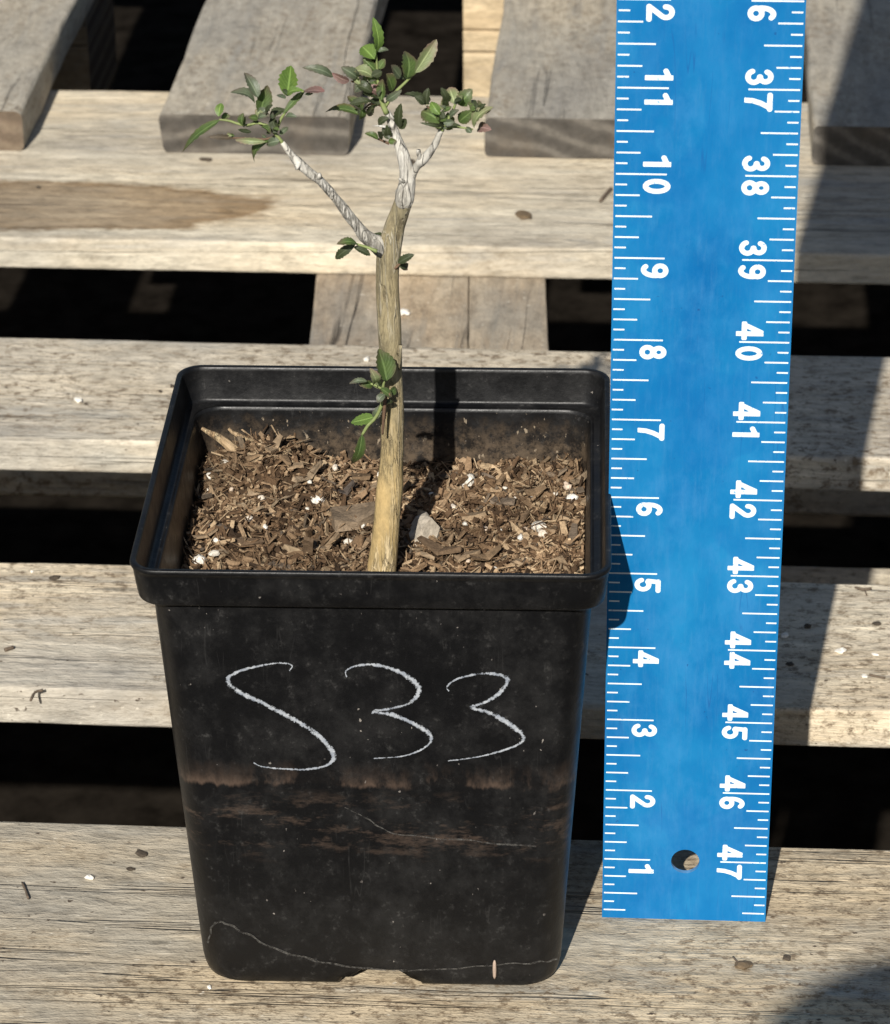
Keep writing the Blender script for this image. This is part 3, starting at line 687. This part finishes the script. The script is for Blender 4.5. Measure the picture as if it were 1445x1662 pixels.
def shoot(stems, leaves, Y):
    s0 = stems[0]; s = limb('shoot', [(x, y, Y, w) for x, y, w in s0[0]], s0[1], 7, .15, 8, 4)
    for st, m in stems[1:]: limb('twig', [(x, y, Y+.02, w) for x, y, w in st], m, 6, .15, 8, 4, parent=s)
    for l in leaves: leaf(s, l[0], l[1], l[2], l[3], Y+(l[4] if len(l) > 4 else rl.uniform(-.14, .1)))
    if len(leaves) > 15:         # small crowded leaflets near the shoot's knots
        for k in range(26):
            l = rl.choice(leaves); a = rl.uniform(0, 6.28); q = rl.uniform(9, 20)
            b = (l[0][0]+rl.uniform(-5, 5), l[0][1]+rl.uniform(-5, 5))
            leaf(s, b, (b[0]+q*math.cos(a), b[1]-abs(q*math.sin(a))), q*rl.uniform(.45, .7), rl.choice('gdyypdg'), Y+rl.uniform(-.2, .15))
shoot([([(459,232,7),(447,217,6),(436,205,5),(420,200,4),(396,203,4),(372,196,4),(356,194,3)], GST), ([(447,217,5),(458,190,5),(478,165,4),(493,147,4)], GST), ([(448,220,4),(430,226,4),(400,224,3),(378,224,3)], BST)],
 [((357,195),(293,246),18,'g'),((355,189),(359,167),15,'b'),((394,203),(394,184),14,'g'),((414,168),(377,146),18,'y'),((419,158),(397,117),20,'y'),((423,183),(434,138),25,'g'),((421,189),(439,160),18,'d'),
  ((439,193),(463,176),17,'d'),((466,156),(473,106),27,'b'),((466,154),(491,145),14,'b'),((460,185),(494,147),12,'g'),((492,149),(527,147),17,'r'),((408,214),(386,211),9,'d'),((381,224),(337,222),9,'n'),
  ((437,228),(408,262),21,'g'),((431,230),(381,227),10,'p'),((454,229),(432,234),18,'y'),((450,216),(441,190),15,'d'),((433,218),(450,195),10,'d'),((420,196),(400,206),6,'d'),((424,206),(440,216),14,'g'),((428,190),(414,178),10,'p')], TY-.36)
shoot([([(628,184,10),(620,165,8),(614,135,5),(612,105,4),(610,80,3)], GST), ([(624,175,7),(640,152,6),(660,132,5),(677,114,4)], GST), ([(622,172,5),(603,168,4),(588,180,3)], BST), ([(632,233,5),(620,228,4),(606,222,3),(596,216,2)], BST), ([(616,148,4),(598,138,4),(570,132,3)], BST)],
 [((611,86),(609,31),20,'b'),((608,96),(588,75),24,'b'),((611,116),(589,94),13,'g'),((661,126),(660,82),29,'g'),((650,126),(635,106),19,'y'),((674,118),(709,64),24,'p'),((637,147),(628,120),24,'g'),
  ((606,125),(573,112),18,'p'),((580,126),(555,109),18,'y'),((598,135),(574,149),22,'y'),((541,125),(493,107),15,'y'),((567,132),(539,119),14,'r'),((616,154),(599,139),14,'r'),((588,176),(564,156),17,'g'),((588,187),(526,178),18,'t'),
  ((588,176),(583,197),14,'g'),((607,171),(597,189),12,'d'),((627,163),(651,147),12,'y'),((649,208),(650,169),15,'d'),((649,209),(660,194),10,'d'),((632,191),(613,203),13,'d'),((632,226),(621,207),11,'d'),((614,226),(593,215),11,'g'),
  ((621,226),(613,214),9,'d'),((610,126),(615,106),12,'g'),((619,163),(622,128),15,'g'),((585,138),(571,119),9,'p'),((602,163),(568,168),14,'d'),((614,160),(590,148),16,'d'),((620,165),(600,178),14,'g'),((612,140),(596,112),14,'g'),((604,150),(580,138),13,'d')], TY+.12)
shoot([([(717,212,8),(722,202,6),(732,186,5),(741,165,4)], GST), ([(719,208,5),(740,206,4),(768,210,3)], GST), ([(722,200,4),(708,185,3),(693,172,3)], BST)],
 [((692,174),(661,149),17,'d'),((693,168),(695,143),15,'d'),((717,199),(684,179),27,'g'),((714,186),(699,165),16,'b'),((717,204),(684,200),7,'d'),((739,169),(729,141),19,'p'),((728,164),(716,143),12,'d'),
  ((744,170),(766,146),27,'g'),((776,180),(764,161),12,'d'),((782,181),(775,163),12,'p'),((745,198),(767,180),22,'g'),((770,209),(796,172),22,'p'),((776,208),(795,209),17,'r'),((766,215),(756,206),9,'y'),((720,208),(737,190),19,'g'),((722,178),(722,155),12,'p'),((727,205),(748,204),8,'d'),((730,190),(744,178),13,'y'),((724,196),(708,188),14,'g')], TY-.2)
shoot([([(612,408,7),(598,402,5),(579,396,4)], GST)], [((580,396),(548,394),17,'g'),((577,397),(543,420),13,'d'),((574,401),(602,414),13,'d')], TY-.32)
shoot([([(628,392,6),(624,388,5),(618,386,3)], GST)], [((622,387),(606,380),14,'d',.1)], TY+.2)
shoot([([(641,436,5),(650,428,4),(656,424,3)], BST)], [((646,427),(672,413),13,'d'),((647,432),(665,430),9,'d'),((650,430),(662,438),8,'n')], TY-.1)
shoot([([(634,640,8),(626,644,7),(624,665,6),(622,690,5),(621,705,3)], BST), ([(628,640,6),(622,630,5),(625,615,4)], GST), ([(624,648,7),(611,676,6),(598,690,6),(588,706,5)], GST), ([(622,632,4),(606,624,4),(590,620,3)], GST)],
 [((628,618),(615,566),33,'g',-.06),((609,622),(603,600),15,'p'),((606,627),(623,626),17,'p'),((605,626),(585,624),13,'g'),((596,619),(567,621),8,'y'),((618,630),(637,644),14,'g'),((607,677),(570,686),19,'b'),((608,679),(621,656),12,'y'),((588,705),(572,757),21,'g'),((587,706),(577,700),10,'n'),((625,640),(612,652),12,'y'),((634,640),(643,628),11,'g'),((626,655),(637,650),10,'d')], TY-.36)
# ------------------------------------------------------------------ crumbs on the boards
WC = plain('white_crumb', (.78, .74, .66), .9, .2, 20); DC = plain('dark_crumb', (.07, .055, .04), .9, .4, 20); SD = plain('dry_seed', (.14, .10, .06), .8, .3, 16); TW = plain('dry_twig', (.12, .09, .065), .85, .3, 16)
rc = random.Random(3)
def crumb(name, px, py, wpx, mat, label, cat, group=None, Z=0, flat=.7):
    p = atZ(px, py, Z); r = wpx*.5*((p-CAM).length/F)
    v, f = nug(r, rc); v = [Vector((k.x, k.y*.9, k.z*flat))*(1+.45*nz(k.x/r*2.6+px, k.y/r*2.6, k.z/r*2.6)) for k in v]; zm = min(k.z for k in v)
    p = atZ(px, py, Z+.4*r); q = Vector((p.x, p.y, Z))
    R3 = rotm(rc.uniform(0, 6))
    return tag(obj(name, [R3 @ k+q-Vector((0, 0, zm+.01)) for k in v], f, mat, org=q), label, cat, group)
gP = 'white crumbs on the second slat'
for x, y, w, l in ((1365,1055,17,'largest white perlite flake on the sunlit part of the second slat'),(1421,1061,11,'small white perlite crumb on the second slat, behind the flat one by its front'),(1403,1096,10,'flat white crumb on the second slat with a dark splinter beside it')):
    crumb('perlite_crumb', x, y, w, WC, l, 'crumb', gP, flat=.5)
crumb('perlite_crumb', 1274, 1030, 11, WC, 'pale perlite crumb lying in the shadow beside the blue ruler', 'crumb')
crumb('perlite_crumb', 146, 1424, 13, WC, 'white perlite crumb on the front slat beside the pot', 'crumb')
crumb('perlite_crumb', 340, 1602, 7, WC, 'tiny white crumb at the foot of the black pot', 'crumb')
crumb('perlite_crumb', 127, 650, 13, WC, 'white perlite crumb on the third slat', 'crumb')
crumb('perlite_crumb', 595, 583, 13, WC, 'white crumb on the third slat just behind the pot rim', 'crumb')
crumb('perlite_crumb', 656, 507, 18, WC, 'white crumb on the stringer under the gap behind the trunk', 'crumb', Z=-.6)
crumb('perlite_crumb', 52, 927, 7, WC, 'tiny white crumb at the back edge of the second slat', 'crumb')
for x, y, w, l in ((88,936,13,'dark crumb at the back edge of the second slat'),(229,1385,16,'crusty dark crumb on the front slat near its back edge'),(212,1410,12,'rounded dark crumb beside the white one on the front slat'),
 (1423,1011,11,'dark crumb on the sunlit part of the second slat'),(1311,1015,15,'dark crumb in the ruler shadow on the second slat'),(260,634,10,'small dark crumb on the third slat beside the pot rim'),(140,655,7,'small dark crumb touching the white one on the third slat'),
 (850,346,32,'flat grey-brown crumb on the fourth slat near the ruler'),(670,262,18,'dark crumb beneath the grey end-grain board'),(335,258,16,'dark crumb in front of the middle grey board'),(1277,1553,14,'flat blackish flake on the front slat below the ruler'),(1283,1076,12,'reddish brown crumb in the ruler shadow'),
 (63,303,9,'tiny dark crumb on the fourth slat beside the stain'),(280,625,12,'brown crumb on the third slat nearest the pot rim')):
    crumb('bark_crumb', x, y, w, DC if w < 30 else SD, l, 'crumb', flat=.45)
crumb('dry_seed', 1207, 1566, 24, SD, 'brown dried seed on the front slat below the ruler', 'seed', flat=.5)
def twig(pts, w, label):
    P = [atZ(x, y, .03) for x, y in pts]; v, f = tube(catmull(P, 4), [w*.0038]*(4*(len(P)-1)+1), 6, .3, 9)
    tag(obj('twig', v, f, TW, org=P[0], smooth=True), label, 'twig')
twig([(1190,1553),(1196,1560),(1203,1564)], 3, 'tiny stalk beside the dried seed on the front slat')
twig([(1388,953),(1402,957),(1414,955)], 5, 'dark twig at the back edge of the second slat'); twig([(1403,956),(1407,966)], 3, 'short side twig hanging from the dark twig')
twig([(1411,1095),(1425,1098),(1437,1100)], 4, 'dark splinter beside a flat white crumb on the second slat')
twig([(36,1432),(42,1446),(46,1458)], 4, 'thin dark twig on the front slat'); twig([(50,1137),(57,1124),(70,1120)], 5, 'hooked dark twig on the second slat')
twig([(8,1055),(22,1050)], 7, 'short brown twig near the middle of the second slat'); twig([(975,326),(984,315),(992,306)], 9, 'brown splinter on the fourth slat touching the ruler')
# ------------------------------------------------------------------ phone at the camera; unseen stand and round disc added to cast the corner shadow
DK = plain('dark_rubber', (.02, .02, .022), .5, .2, 8)
up = CR @ Vector((0, 1, 0)); rt = CR @ Vector((1, 0, 0)); bk = CR @ Vector((0, 0, 1))
def slab(a, b, r, a0, b0, d0, d1, n=8):
    pts = []
    for q, (sx, sy) in enumerate(((1, 1), (-1, 1), (-1, -1), (1, -1))):
        for k in range(n+1):
            t = math.pi/2*(q+k/n); pts.append((a0+sx*(a-r)+r*math.cos(t), b0+sy*(b-r)+r*math.sin(t)))
    P = len(pts); vs = [CAM+rt*x+up*y+bk*d for d in (d0, d1) for x, y in pts]
    fs = [tuple(range(P))[::-1], tuple(range(P, 2*P))]+[(k, (k+1) % P, P+(k+1) % P, P+k) for k in range(P)]
    return vs, fs
foot = Vector((CAM.x-1, CAM.y-6, GZ))
tri = empty('added_stand', foot, 'added dark stand out of view, with a round disc that shapes the corner shadow', 'stand')
v, f = slab(2.85, 2.85, 2.84, -1.3, -2.85, .75, 1.5, 14); obj('shadow_disc', v, f, DK, tri)  # added disc, sized and placed to give the corner shadow its rounded edge
cc_ = CAM-rt*1.3-up*2.85+bk*1.3
v, f = tube([cc_, Vector((cc_.x, cc_.y-.6, cc_.z-2)), Vector((foot.x, foot.y, GZ+8))], [.5, .5, .6], 12); obj('column', v, f, DK, tri)
for k in range(3):
    a = 2.1*k+.4; v, f = tube([Vector((foot.x, foot.y, GZ+9)), Vector((foot.x+7*math.cos(a), foot.y+7*math.sin(a), GZ+.3))], [.4, .3], 10); obj('leg', v, f, DK, tri)
v, f = slab(1.4, 2.9, .35, 1.0, -2.3, .30, .62); ph = obj('phone', v, f, DK, org=CAM); tag(ph, 'dark phone held on the added stand in front of the pallet', 'phone')
